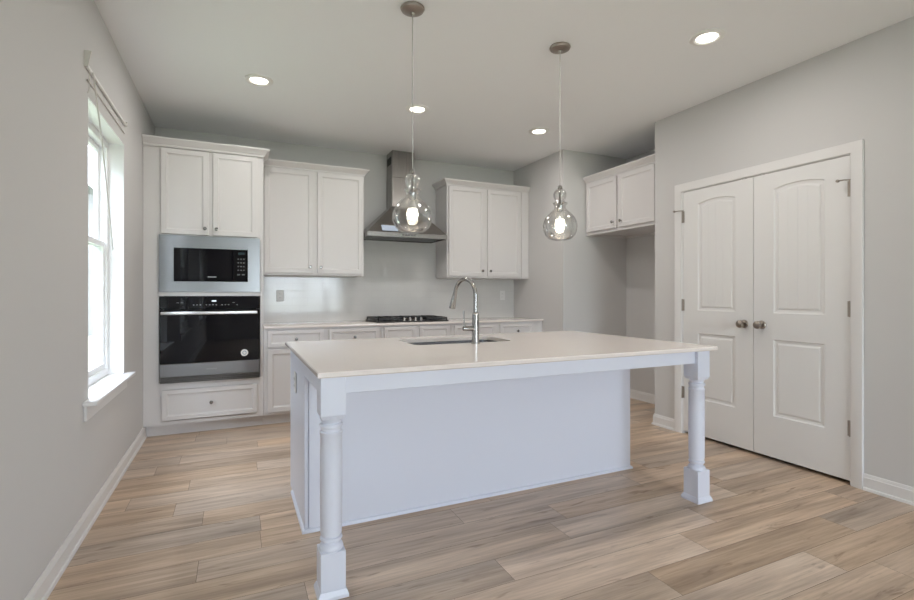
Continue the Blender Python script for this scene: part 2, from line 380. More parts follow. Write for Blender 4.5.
# ------------------------------------------------------------------ pantry doors (authored facing -y, x from 0 to w)
def arch_door(n, w, hgt, knob_x, hinge_x):
    t = 0.035; g = [0.0]
    bm_ = MB(); bm = bm_.bm
    m0 = 0.142
    grooves = [0.25, 0.5, 0.75]
    ts = sorted(set([0, .06, .125, .19, .32, .38, .44, .56, .62, .69, .81, .875, .94, 1] + [q + d for q in grooves for d in (-0.014, 0, 0.014)]))
    def zt(tt, arch, top): return top - (arch * (2 * tt - 1) ** 2)
    def panel(z0, top, arch, groovy):
        lv = [(0, 0), (0.007, 0.007), (0.024, 0.009), (0.036, 0.003)]
        rows = []
        for ins, dep in lv:
            bot = []; tp = []
            for tt in ts:
                x = m0 + ins + tt * (w - 2 * m0 - 2 * ins)
                dd = dep
                bot.append(bm.verts.new((x, dd, z0 + ins))); tp.append(bm.verts.new((x, dd, zt(tt, arch, top) - ins)))
            rows.append((bot, tp))
        n_ = len(ts)
        for (b0, t0), (b1, t1) in zip(rows, rows[1:]):
            for i in range(n_ - 1):
                bm.faces.new((b0[i], b0[i + 1], b1[i + 1], b1[i])); bm.faces.new((t1[i], t1[i + 1], t0[i + 1], t0[i]))
            bm.faces.new((b0[0], b1[0], t1[0], t0[0])); bm.faces.new((b1[-1], b0[-1], t0[-1], t1[-1]))
        b1, t1 = rows[-1]
        fb_, ft_ = [], []
        for i, tt in enumerate(ts):
            if groovy and tt in grooves:
                fb_.append(bm.verts.new(b1[i].co + Vector((0, 0.0014, 0)))); ft_.append(bm.verts.new(t1[i].co + Vector((0, 0.0014, 0))))
            else: fb_.append(b1[i]); ft_.append(t1[i])
        for i in range(n_ - 1): bm.faces.new((fb_[i], fb_[i + 1], ft_[i + 1], ft_[i]))
        return rows[0]
    lo = panel(0.292, 0.835, 0.0, False); up = panel(1.022, 1.925, 0.024, True)
    def row(z): return [bm.verts.new((m0 + tt * (w - 2 * m0), 0, z)) for tt in ts]
    bt, tp = row(0.0), row(hgt)
    for i in range(len(ts) - 1):
        bm.faces.new((bt[i], bt[i + 1], lo[0][i + 1], lo[0][i])); bm.faces.new((lo[1][i], lo[1][i + 1], up[0][i + 1], up[0][i])); bm.faces.new((up[1][i], up[1][i + 1], tp[i + 1], tp[i]))
    # stiles, edges, back
    for xa, col in ((0.0, [bt[0], lo[0][0], lo[1][0], up[0][0], up[1][0], tp[0]]), (w, [bt[-1], lo[0][-1], lo[1][-1], up[0][-1], up[1][-1], tp[-1]])):
        side = [bm.verts.new((xa, 0, v.co.z)) for v in col]
        for i in range(5): bm.faces.new((side[i], col[i], col[i + 1], side[i + 1]))
        bk = [bm.verts.new((xa, t, 0)), bm.verts.new((xa, t, hgt))]
        bm.faces.new(side + [bk[1], bk[0]]); g.append((side[0], side[-1], bk[0], bk[1]))
    (a0, a1, a2, a3), (c0, c1, c2, c3) = g[1], g[2]
    bm.faces.new((a2, a3, c3, c2)); bm.faces.new([a0] + bt + [c0, c2, a2]); bm.faces.new([a1] + tp + [c1, c3, a3])
    d = struct(bm_.build('door_%d' % n, M_door, smooth=False))
    zk = 0.935
    MB().lathe([(0, 0), (0.030, 0), (0.031, -0.004), (0.027, -0.010), (0.012, -0.014), (0.010, -0.030), (0.014, -0.036), (0.026, -0.044), (0.029, -0.054), (0.026, -0.063), (0.016, -0.068), (0, -0.070)], (knob_x, 0, zk), 24, 'y').build('door_knob', M_nickel, d)
    sgn = 1 if hinge_x > w / 2 else -1
    for k, z in enumerate((0.325, 1.065, 1.812)):
        hb = MB().lathe([(0, -0.05), (0.0065, -0.05), (0.0065, 0.05), (0, 0.05)], (hinge_x, -0.006, z), 10)
        hb.box(hinge_x - sgn * 0.016, hinge_x, -0.001, 0.002, z - 0.048, z + 0.048)
        if k == 2:   # hinge-pin door stop on the top hinge
            hb.lathe([(0, 0.05), (0.010, 0.05), (0.010, 0.056), (0, 0.056)], (hinge_x, -0.006, z), 10)
            hb.tube([(hinge_x, -0.006, z + 0.053), (hinge_x - 0.02, -0.03, z + 0.053), (hinge_x - 0.045, -0.05, z + 0.05)], 0.004, 8)
            hb.lathe([(0, -0.012), (0.009, -0.012), (0.009, 0.0), (0, 0.0)], (hinge_x - 0.045, -0.045, z + 0.05), 10, 'y')
        hb.build('hinge', M_nickel, d)
    MB().box(knob_x - 0.018, knob_x + 0.018, 0.002, 0.030, hgt, hgt + 0.006).build('ball_catch', M_dark, d)
    return d
d1 = arch_door(1, 0.610, 2.019, 0.542, -0.003); d1['label'] = 'left leaf of the white double pantry doors'
place(d1, (R + 0.002, 2.916, 0.025), -PI / 2)
d2 = arch_door(2, 0.610, 2.019, 0.060, 0.613); d2['label'] = 'right leaf of the white double pantry doors'
place(d2, (R + 0.002, 2.302, 0.025), -PI / 2)
# jamb and casing round the pantry doors (swept in the plane of the wall)
CAS = [(0.004, 0), (0.004, -0.010), (0.012, -0.013), (0.055, -0.018), (0.068, -0.018), (0.070, -0.012), (0.070, 0)]
b = MB().sweep([(DY1 - 0.004, 0), (DY1 - 0.004, DH - 0.004), (DY0 + 0.004, DH - 0.004), (DY0 + 0.004, 0)], CAS, lambda a, z, c: (R + c, a, z))
struct(b.build('trim_1', M_trim))
b = MB().box(R, R + 0.115, DY1 - 0.006, DY1, 0, DH).box(R, R + 0.115, DY0, DY0 + 0.006, 0, DH).box(R, R + 0.115, DY0 + 0.006, DY1 - 0.006, DH - 0.006, DH)
struct(b.build('trim_2', M_trim))

# ------------------------------------------------------------------ cabinets
def knob(p, parent, m=None):
    MB().lathe([(0, 0), (0.008, 0), (0.006, -0.006), (0.006, -0.012), (0.013, -0.019), (0.0145, -0.024), (0.011, -0.029), (0, -0.030)], p, 16, 'y').build('knob', m or M_knob, parent)
CROWN = [(0, 0), (0.008, 0), (0.010, 0.014), (0.016, 0.018), (0.030, 0.040), (0.047, 0.052), (0.050, 0.056), (0.050, 0.066), (0, 0.066)]

# tall oven tower
TF = 4.62
t = thing('oven_tower_cabinet', 'tall white cabinet in the left corner holding microwave and wall oven', 'cabinet', (0.456, TF, 0))
b = MB()
b.box(0.002, 0.022, TF, D - 0.003, 0.10, 2.40); b.box(0.890, 0.910, TF, D - 0.003, 0.10, 2.40, 0.001)
b.box(0.022, 0.890, D - 0.015, D - 0.003, 0.10, 2.40); b.box(0.022, 0.890, TF + 0.02, D - 0.015, 2.38, 2.40); b.box(0.022, 0.890, TF + 0.02, D - 0.015, 1.69, 1.71)
b.box(0.022, 0.890, TF + 0.02, D - 0.015, 1.175, 1.195); b.box(0.022, 0.890, TF + 0.02, D - 0.015, 0.425, 0.445); b.box(0.022, 0.890, TF + 0.02, D - 0.015, 0.10, 0.12)
# face frame
b.box(0.022, 0.112, TF, TF + 0.02, 0.10, 2.40); b.box(0.884, 0.890, TF, TF + 0.02, 0.10, 2.40)
for za, zb in ((0.10, 0.13), (0.390, 0.448), (1.164, 1.200), (1.655, 1.72), (2.37, 2.40)): b.box(0.112, 0.884, TF, TF + 0.02, za, zb)
b.box(0.465, 0.522, TF, TF + 0.02, 1.72, 2.37)
for za, zb in ((1.72, 2.37), (0.13, 0.39)): b.box(0.112, 0.140, TF, TF + 0.02, za, zb).box(0.845, 0.884, TF, TF + 0.02, za, zb)
b.build('carcass', M_cab, t)
MB().box(0.002, 0.91, TF + 0.073, TF + 0.09, 0, 0.10).build('toe_kick', M_cab, t)
MB().sweep([(0.003, TF - 0.02), (0.910, TF - 0.02), (0.910, 4.858)], [(o, z * 1.0 + 2.396) for o, z in CROWN]).box(0.002, 0.910, TF - 0.02, TF, 2.392, 2.455).build('crown', M_cab, t)
for xa, xb, kx in ((0.127, 0.476, 0.449), (0.509, 0.858, 0.536)):
    d = MB().shaker(xa, xb, 1.682, 2.388, TF - 0.02).build('door', M_cab, t); knob((kx, TF - 0.02, 1.735), d)
d = MB().shaker(0.135, 0.858, 0.138, 0.388, TF - 0.02, stile=0.045).build('drawer', M_cab, t); knob((0.497, TF - 0.02, 0.265), d)

MB().box(0.114, 0.880, TF - 0.014, TF, 1.1655, 1.1985, 0.001).build('appliance_rail', M_cab, t)
# microwave
m = thing('microwave', 'built-in stainless microwave with dark window above the wall oven', 'microwave', (0.498, TF, 1.20))
MB().box(0.20, 0.80, TF + 0.0, 5.05, 1.205, 1.60).build('body', M_dark, m)
b = MB(); x0, x1, z0, z1 = 0.113, 0.880, 1.200, 1.672; yf = TF - 0.022
for a_ in ((x0, 0.218, z0, z1), (0.782, x1, z0, z1), (0.218, 0.782, z0, 1.288), (0.218, 0.782, 1.578, z1)): b.box(a_[0], a_[1], yf, TF - 0.001, a_[2], a_[3])
bmesh.ops.remove_doubles(b.bm, verts=b.bm.verts, dist=1e-5)
b.build('trim_kit', M_steel, m)
dr = MB().box(0.221, 0.66, yf + 0.004, TF - 0.002, 1.291, 1.568, 0.003).build('door', M_blackglass, m)
MB().box(0.221, 0.779, yf + 0.000, yf + 0.012, 1.568, 1.577).build('vent_strip', M_steel, m)
MB().box(0.47, 0.535, yf + 0.0032, yf + 0.0045, 1.324, 1.333).build('badge', M_grey, dr)
cp = MB().box(0.663, 0.779, yf + 0.004, TF - 0.002, 1.291, 1.566, 0.003).build('control_panel', M_blackglass, m)
for r_ in range(4):
    for c_ in range(3): MB().box(0.700 + c_ * 0.022, 0.712 + c_ * 0.022, yf + 0.003, yf + 0.0045, 1.385 + r_ * 0.032, 1.395 + r_ * 0.032).build('key', M_key, cp)
for xx in (0.698, 0.735): MB().box(xx, xx + 0.022, yf + 0.003, yf + 0.0045, 1.345, 1.357).build('key', M_key, cp)
MB().box(0.705, 0.757, yf + 0.003, yf + 0.0045, 1.525, 1.545).build('display', mat('display_dark', (0.03, 0.05, 0.06), 0.1), cp)

# wall oven
m = thing('wall_oven', 'built-in wall oven with black glass door and steel handle below the microwave', 'oven', (0.498, TF, 0.445))
MB().box(0.15, 0.85, TF + 0.0, 5.15, 0.455, 1.165).build('body', M_dark, m)
yf = TF - 0.03
cp = MB().box(0.120, 0.876, yf, TF - 0.001, 1.055, 1.163, 0.003).build('control_panel', M_blackglass, m)
for xx in (0.36, 0.385, 0.41, 0.455, 0.48, 0.505, 0.53, 0.575, 0.60, 0.625, 0.69): MB().box(xx, xx + 0.010, yf - 0.0006, yf, 1.088, 1.094).build('touch_mark', M_grey, cp)
for xx in (0.24, 0.27, 0.66): MB().box(xx, xx + 0.018, yf - 0.0006, yf, 1.108, 1.112).build('touch_mark', M_grey, cp)
MB().box(0.50, 0.535, yf - 0.0006, yf, 1.118, 1.130).build('clock_display', emit('clock_glow', (0.6, 0.8, 1.0), 0.5), cp)
dr = MB().box(0.120, 0.876, yf - 0.004, TF - 0.001, 0.606, 1.050, 0.003).build('door', M_blackglass, m)
MB().box(0.120, 0.876, yf - 0.006, TF - 0.001, 0.497, 0.604, 0.003).build('lower_panel', M_steel, m)
MB().box(0.46, 0.54, yf - 0.0066, yf - 0.006, 0.545, 0.555).build('badge', M_grey, m)
b = MB().box(0.120, 0.876, yf + 0.008, TF - 0.001, 0.446, 0.494)
for k in range(3): b.box(0.125, 0.871, yf, yf + 0.009, 0.449 + k * 0.016, 0.457 + k * 0.016)
b.build('vent_grille', mat('vent_steel', (0.12, 0.115, 0.11), 0.3, 1.0), m)
hd = MB().box(0.133, 0.858, yf - 0.062, yf - 0.045, 1.012, 1.038, 0.005, 2)
hd.box(0.16, 0.18, yf - 0.047, yf - 0.003, 1.016, 1.034, 0.002).box(0.81, 0.83, yf - 0.047, yf - 0.003, 1.016, 1.034, 0.002)
hd.build('handle', mat('handle_steel', (0.72, 0.72, 0.72), 0.3, 1.0), dr)
st = MB().lathe([(0, -0.0012), (0.030, -0.0012), (0.030, 0), (0, 0)], (0.755, yf - 0.004, 0.672), 28, 'y').build('round_sticker', M_white, dr)
MB().lathe([(0.011, -0.0004), (0.017, -0.0004), (0.017, 0), (0.011, 0)], (0.755, yf - 0.0052, 0.672), 24, 'y').build('sticker_emblem', mat('sticker_print', (0.35, 0.42, 0.50), 0.5), st)

# upper cabinets on the range wall
UF = 4.915
def upper(name_lab, x0, x1, doors, ret_left, ret_right, fill):
    t = thing('upper_cabinet', name_lab, 'cabinet', ((x0 + x1) / 2, UF, 1.365), 'two-door upper cabinets beside the range hood')
    b = MB().box(x0, x1, UF + 0.02, D - 0.010, 1.367, 2.40, 0.001)
    for xa, xb in fill: b.box(xa, xb, UF - 0.012, UF - 0.0005, 1.367, 2.398, 0.001)
    b.box(x0 + 0.001, x1 - 0.001, UF, UF + 0.02, 1.367, 2.398)
    b.build('carcass', M_cab, t)
    path = ([(x0, D - 0.010)] if ret_left else []) + [(x0, UF), (x1, UF)] + ([(x1, D - 0.010)] if ret_right else [])
    MB().sweep(path, [(o, z + 2.396) for o, z in CROWN]).build('crown', M_cab, t)
    for xa, xb, kx in doors:
        d = MB().shaker(xa, xb, 1.388, 2.386, UF - 0.02).build('door', M_cab, t); knob((kx, UF - 0.02, 1.447), d)
    return t
upper('two-door white upper cabinet between oven tower and range hood', 0.912, 1.888, ((0.930, 1.380, 1.350), (1.422, 1.872, 1.452)), False, True, ())
upper('two-door white upper cabinet right of the range hood', 2.822, 3.889, ((2.840, 3.285, 3.255), (3.327, 3.768, 3.357)), True, False, ((3.79, 3.889),))

# base cabinets
def base(lab, x0, x1, fronts, doors, false_=False):
    t = thing('base_cabinet', lab, 'cabinet', ((x0 + x1) / 2, TF, 0), 'white base cabinets along the range wall')
    MB().box(x0, x1, TF, D - 0.003, 0.10, CB - 0.02, 0.001).build('carcass', M_cab, t)
    MB().box(x0, x1, TF + 0.073, TF + 0.09, 0, 0.10).build('toe_kick', M_cab, t)
    for xa, xb in fronts:
        d = MB().shaker(xa, xb, 0.705, 0.855, TF - 0.02, stile=0.042, rec=0.007).build('drawer', M_cab, t)
        if not false_: knob(((xa + xb) / 2, TF - 0.02, 0.772), d)
    for xa, xb, kx in doors:
        d = MB().shaker(xa, xb, 0.125, 0.685, TF - 0.02).build('door', M_cab, t); knob((kx, TF - 0.02, 0.635), d)
base('white base cabinet with two drawers right beside the oven tower', 0.912, 1.985, ((0.945, 1.430), (1.482, 1.960)), ((0.945, 1.430, 1.40), (1.482, 1.960, 1.512)))
base('white base cabinet with two knobless false fronts under the gas cooktop', 1.987, 2.740, ((2.015, 2.345), (2.385, 2.715)), ((2.015, 2.345, 2.315), (2.385, 2.715, 2.415)), True)
base('white base cabinet with two drawers at the right end below the stub wall', 2.742, 3.889, ((2.775, 3.270), (3.325, 3.760)), ((2.775, 3.270, 3.24), (3.325, 3.760, 3.355)))

# worktop, splash
tag(MB().box(0.912, 3.889, TF - 0.028, D - 0.010, CB - 0.02, CB, 0.003, 2).build('worktop', M_quartz), 'white quartz worktop along the range wall under the gas cooktop', 'worktop')
b = MB().box(0.912, 3.889, D - 0.009, D - 0.002, CB - 0.02, 1.366).box(1.889, 2.821, D - 0.009, D - 0.002, 1.366, 1.82)
bmesh.ops.remove_doubles(b.bm, verts=b.bm.verts, dist=1e-5)
tag(b.build('tile_backsplash', M_tile), 'glossy white subway tile backsplash between worktop and upper cabinets', 'backsplash')

def outlet(lab, p, axis, group='white wall outlets', M_plate=M_plate):
    t = thing('wall_outlet', lab, 'outlet', (0, 0, 0), group)
    MB().box(-0.036, 0.036, -0.006, 0, -0.058, 0.058, 0.003).build('cover_plate', M_plate, t)
    for dz in (-0.02, 0.02):
        r_ = MB().box(-0.017, 0.017, -0.0085, -0.006, dz - 0.014, dz + 0.014, 0.002).build('receptacle', M_plate, t)
        MB().box(-0.009, -0.006, -0.0092, -0.0085, dz - 0.005, dz + 0.006).box(0.005, 0.008, -0.0092, -0.0085, dz - 0.005, dz + 0.006).build('slot', M_grey, r_)
    place(t, p, axis)
outlet('white outlet on the backsplash beside the oven tower', (1.10, D - 0.009, 1.165), 0)
outlet('white outlet on the backsplash under the upper cabinet right of the hood', (3.72, D - 0.009, 1.165), 0)
outlet('white outlet on the left end of the island', (0.990, 2.83, 0.69), -PI / 2, M_plate=M_white)

# ------------------------------------------------------------------ range hood
h = thing('range_hood', 'stainless pyramid chimney range hood above the gas cooktop', 'range hood', (2.335, D, 1.775))
X0, X1, Y0 = 1.893, 2.768, 4.79; DB = D - 0.010; ZB = 1.775
b = MB()
b.box(X0, X1, Y0, Y0 + 0.012, ZB, ZB + 0.045).box(X0, X0 + 0.012, Y0 + 0.012, DB, ZB, ZB + 0.045).box(X1 - 0.012, X1, Y0 + 0.012, DB, ZB, ZB + 0.045).box(X0 + 0.012, X1 - 0.012, DB - 0.012, DB, ZB, ZB + 0.045)
bmesh.ops.remove_doubles(b.bm, verts=b.bm.verts, dist=1e-5)
rim = b.build('rim', M_steel_v, h)
CX0, CX1, CY0 = 2.222, 2.478, 5.02; ZC = 2.13
MB().hull([(X0, Y0, ZB + 0.045), (X1, Y0, ZB + 0.045), (X1, DB, ZB + 0.045), (X0, DB, ZB + 0.045)], [(CX0 - 0.004, CY0 - 0.004, ZC), (CX1 + 0.004, CY0 - 0.004, ZC), (CX1 + 0.004, DB, ZC), (CX0 - 0.004, DB, ZC)]).build('canopy', M_steel_v, h, smooth=False)
ch = MB().box(CX0, CX1, CY0, D - 0.010, ZC, 2.45, 0.002).box(CX0 + 0.003, CX1 - 0.003, CY0 + 0.003, D - 0.010, 2.45, CEIL - 0.001, 0.002).build('chimney', M_steel_v, h)
b = MB()
for k in range(5): b.box(CX0 - 0.0006, CX0 + 0.003, CY0 + 0.05 + k * 0.03, CY0 + 0.065 + k * 0.03, 2.60, 2.68)
b.build('vent_slots', M_dark, ch)
for xa, xb in ((X0 + 0.02, (X0 + X1) / 2 - 0.004), ((X0 + X1) / 2 + 0.004, X1 - 0.02)):
    f = MB().box(xa, xb, Y0 + 0.05, DB - 0.04, ZB + 0.010, ZB + 0.022)
    for k in range(12): f.box(xa + 0.02, xb - 0.02, Y0 + 0.065 + k * 0.028, Y0 + 0.080 + k * 0.028, ZB + 0.006, ZB + 0.011)
    f.build('grease_filter', M_steel, h)
b = MB()
for k in range(5): b.lathe([(0, -0.004), (0.007, -0.004), (0.007, 0), (0, 0)], (2.27 + k * 0.032, Y0, ZB + 0.022), 12, 'y')
b.build('button', M_dark, h)
# thin pale blue rectangle laid on the sloping front
def on_front(x, f):  # f 0..1 up the front slope
    return (x, Y0 + f * (CY0 - 0.004 - Y0) - 0.002, ZB + 0.045 + f * (ZC - ZB - 0.045) + 0.002)
b = MB(); lo = [on_front(2.05, 0.04), on_front(2.22, 0.04), on_front(2.22, 0.24), on_front(2.05, 0.24)]
b.hull(lo, [(p[0], p[1] - 0.001, p[2] + 0.001) for p in lo]); b.build('pale_blue_patch', M_patch, h)

# ------------------------------------------------------------------ cooktop
c = thing('gas_cooktop', 'black gas cooktop with iron grates set in the worktop under the hood', 'cooktop', (2.35, 4.93, CB))
MB().box(1.972, 2.752, 4.705, 5.19, CB + 0.0, CB + 0.014, 0.004, 2).build('steel_top', M_black, c)
for gx0, gx1 in ((1.982, 2.232), (2.239, 2.485), (2.492, 2.742)):
    g = MB(); zt = CB + 0.046
    ya = 4.80 if gx0 > 2.235 and gx1 < 2.49 else 4.72
    for xx in (gx0, gx1 - 0.012): g.box(xx, xx + 0.012, ya, 5.175, zt - 0.022, zt, 0.002)
    for yy in (ya, (ya + 5.175) / 2 - 0.006, 5.163): g.box(gx0, gx1, yy, yy + 0.012, zt - 0.022, zt, 0.002)
    xm = (gx0 + gx1) / 2; g.box(xm - 0.006, xm + 0.006, ya, 5.175, zt - 0.014, zt + 0.003, 0.002)
    for yc in ((ya * 3 + 5.175) / 4, (ya + 5.175 * 3) / 4): g.box(gx0 + 0.01, gx1 - 0.01, yc - 0.005, yc + 0.005, zt - 0.014, zt + 0.003, 0.002)
    for xx in (gx0, gx1 - 0.014):
        for yy in (ya, 5.161): g.box(xx, xx + 0.014, yy, yy + 0.014, CB + 0.014, zt - 0.01)
    g.build('grate', M_black, c)
for bx, by, br in ((2.107, 4.83, 0.038), (2.107, 5.07, 0.045), (2.362, 5.02, 0.055), (2.617, 4.83, 0.038), (2.617, 5.07, 0.045)):
    MB().lathe([(0, 0.028), (br * 0.8, 0.028), (br * 0.85, 0.022), (br, 0.018), (br * 1.05, 0.0), (0, 0.0)], (bx, by, CB + 0.012), 20).build('burner', M_black, c)
for k in range(4):
    kn = MB().lathe([(0, 0.030), (0.011, 0.030), (0.0135, 0.026), (0.0150, 0.004), (0.018, 0.0), (0, 0.0)], (2.268 + k * 0.062, 4.745, CB + 0.014), 18)
    kn.box(2.265 + k * 0.062, 2.271 + k * 0.062, 4.733, 4.757, CB + 0.043, CB + 0.047, 0.001)
    kn.build('control_knob', mat('control_knob_metal', (0.45, 0.45, 0.45), 0.3, 1.0) if 'control_knob_metal' not in bpy.data.materials else bpy.data.materials['control_knob_metal'], c)

# ------------------------------------------------------------------ fridge-alcove cabinet (authored facing -y, then turned)
t = thing('upper_cabinet', 'deep white two-door cabinet high in the fridge alcove by the pantry wall', 'cabinet', (0, 0, 0))
W = YS - YR - 0.004; ZA, ZT = 1.825, 2.40
b = MB().box(0, W, 0.02, 0.580, ZA + 0.02, ZT); b.box(0, W, 0, 0.02, ZA, ZT, 0.001).box(0, 0.018, 0.02, 0.580, ZA, ZA + 0.02).box(W - 0.018, W, 0.02, 0.580, ZA, ZA + 0.02).box(0.018, W - 0.018, 0.555, 0.580, ZA - 0.0, ZA + 0.02)
b.build('carcass', M_cab, t)
MB().sweep([(0, 0.0), (W, 0.0)], [(o, z + 2.396) for o, z in CROWN]).build('crown', M_cab, t)
for xa, xb, kx in ((0.022, 0.475, 0.437), (0.512, 0.968, 0.550)):
    d = MB().shaker(xa, xb, ZA + 0.032, ZT - 0.018, -0.02).build('door', M_cab, t); knob((kx, -0.02, ZA + 0.092), d)
place(t, (A - 0.583, YS - 0.002, 0), -PI / 2)

# ------------------------------------------------------------------ island
IX0, IX1, IY0, IY1 = 0.966, 3.188, 1.877, 3.190
BX0, BX1, BY0, BY1 = 0.999, 3.121, 2.480, 3.165
t = thing('island_cabinet', 'white kitchen island base with plain back panel under the overhanging counter', 'island', (2.055, 2.85, 0))
b = MB().box(BX0 + 0.012, BX1 - 0.004, BY0 + 0.012, BY1 - 0.09, 0, 0.10); b.box(BX0 + 0.012, BX1 - 0.012, BY0 + 0.012, BY1 - 0.02, 0.10, 0.64)
b.box(BX0 + 0.012, BX1 - 0.012, BY0 + 0.012, 2.55, 0.64, CT - 0.022).box(BX0 + 0.012, 1.55, 2.55, BY1 - 0.02, 0.64, CT - 0.022).box(2.42, BX1 - 0.012, 2.55, BY1 - 0.02, 0.64, CT - 0.022).box(1.55, 2.42, BY1 - 0.06, BY1 - 0.02, 0.64, CT - 0.022)
b.build('carcass', M_isl, t)
MB().box(BX0 + 0.015, BX1, BY0, BY0 + 0.012, 0.0, CT - 0.022, 0.001).build('back_panel', M_isl, t)
MB().box(BX0 - 0.006, BX0 + 0.012, BY0 + 0.004, BY1 - 0.02, 0.0, CT - 0.022, 0.0015).build('end_panel', M_isl, t)
MB().box(BX1 - 0.012, BX1, BY0 + 0.012, BY1 - 0.02, 0.0, CT - 0.022, 0.0015).build('end_panel', M_isl, t)
SH = [(0, 0), (0.012, 0), (0.012, 0.006), (0.009, 0.014), (0.003, 0.018), (0, 0.018)]
MB().sweep([(BX0 - 0.006, BY1 - 0.15), (BX0 - 0.006, BY0), (BX1, BY0), (BX1, BY1 - 0.15)], SH).build('shoe_moulding', M_isl, t)
for xa, xb in ((1.03, 1.515), (1.535, 1.98), (2.0, 2.445), (2.465, 2.76), (2.78, 3.08)):
    d = MB(); d.box(xa, xb, BY1 - 0.02, BY1, 0.125, 0.835, 0.002); d.build('door', M_isl, t)
# aprons under the overhang, legs
AZ0 = 0.788
for nm, bx in (('apron', (1.066, 3.063, 1.918, 1.940)), ('apron', (0.985, 1.007, 1.985, BY0 - 0.001)), ('apron', (3.085, 3.107, 1.985, BY0 - 0.001))):
    MB().box(*bx, AZ0, CT - 0.022, 0.002).build(nm, M_isl, t)
def leg(cx, cy):
    hw = 0.0485
    def sq(b, h0, z0, h1, z1):
        b.hull([(cx - h0, cy - h0, z0), (cx + h0, cy - h0, z0), (cx + h0, cy + h0, z0), (cx - h0, cy + h0, z0)], [(cx - h1, cy - h1, z1), (cx + h1, cy - h1, z1), (cx + h1, cy + h1, z1), (cx - h1, cy + h1, z1)])
    b = MB()
    b.box(cx - hw, cx + hw, cy - hw, cy + hw, 0.708, CT - 0.022, 0.002)
    b.box(cx - hw, cx + hw, cy - hw, cy + hw, 0.028, 0.178, 0.002)
    # turned shaft between the square blocks, shoulders rounding out of them
    pr = [(0.0, 0.175), (0.046, 0.178), (0.0475, 0.184), (0.044, 0.194), (0.033, 0.202), (0.031, 0.208), (0.040, 0.212), (0.044, 0.219), (0.042, 0.226), (0.036, 0.229), (0.036, 0.233), (0.041, 0.236), (0.0415, 0.245),
          (0.0425, 0.30), (0.0435, 0.42), (0.0430, 0.54), (0.0420, 0.628), (0.0440, 0.631), (0.0440, 0.641), (0.0400, 0.644), (0.0385, 0.650), (0.040, 0.657), (0.0445, 0.660), (0.0455, 0.666), (0.043, 0.672), (0.036, 0.675), (0.036, 0.680), (0.042, 0.690), (0.0460, 0.702), (0, 0.706)]
    b.lathe(pr, (cx, cy, 0), 36)
    sq(b, 0.040, 0.694, hw - 0.001, 0.7085)
    o = b.build('leg', M_isl, t)
    f = MB(); sq(f, 0.0585, 0.0, 0.0585, 0.012); sq(f, 0.0585, 0.012, 0.0505, 0.030); f.build('foot_moulding', M_isl, o)
leg(1.028, 1.9455); leg(3.100, 1.9455)

# counter with the sink cut-out
HX0, HX1, HY0, HY1 = 1.640, 2.305, 2.655, 3.02
def slab_with_hole():
    b = MB(); bm = b.bm
    ro = 0.05; seg = 5
    hole = []
    for cxx, cyy, a0 in ((HX0 + ro, HY0 + ro, PI), (HX1 - ro, HY0 + ro, 1.5 * PI), (HX1 - ro, HY1 - ro, 0), (HX0 + ro, HY1 - ro, 0.5 * PI)):
        hole.append([(cxx + ro * math.cos(a0 + k / seg * PI / 2), cyy + ro * math.sin(a0 + k / seg * PI / 2)) for k in range(seg + 1)])
    out = [(IX0, IY0), (IX1, IY0), (IX1, IY1), (IX0, IY1)]
    e = 0.004
    lv = {}
    def ring2(z, ins):
        o = [bm.verts.new((x + (ins if x < 2 else -ins), y + (ins if y < 2.5 else -ins), z)) for x, y in out]
        return o
    top_o, top_e, bot_e, bot_o = ring2(CT, e), ring2(CT - e, 0), ring2(CT - 0.022 + e, 0), ring2(CT - 0.022, e)
    for A_, B_ in ((top_o, top_e), (top_e, bot_e), (bot_e, bot_o)):
        for i in range(4): bm.faces.new((A_[i], A_[(i + 1) % 4], B_[(i + 1) % 4], B_[i]))
    rows = []
    for z, o in ((CT, top_o), (CT - 0.022, bot_o)):
        hv = [[bm.verts.new((x, y, z)) for x, y in c_] for c_ in hole]; rows.append([v for c_ in hv for v in c_])
        for i in range(4):
            for k in range(seg): bm.faces.new((o[i], hv[i][k + 1], hv[i][k]))
            j = (i + 1) % 4
            bm.faces.new((o[i], o[j], hv[j][0], hv[i][seg]))
    n_ = len(rows[0])
    for i in range(n_): bm.faces.new((rows[0][i], rows[0][(i + 1) % n_], rows[1][(i + 1) % n_], rows[1][i]))
    return b
tag(slab_with_hole().build('island_counter', M_quartz, smooth=False), 'large white quartz island counter with undermount sink and faucet', 'countertop')

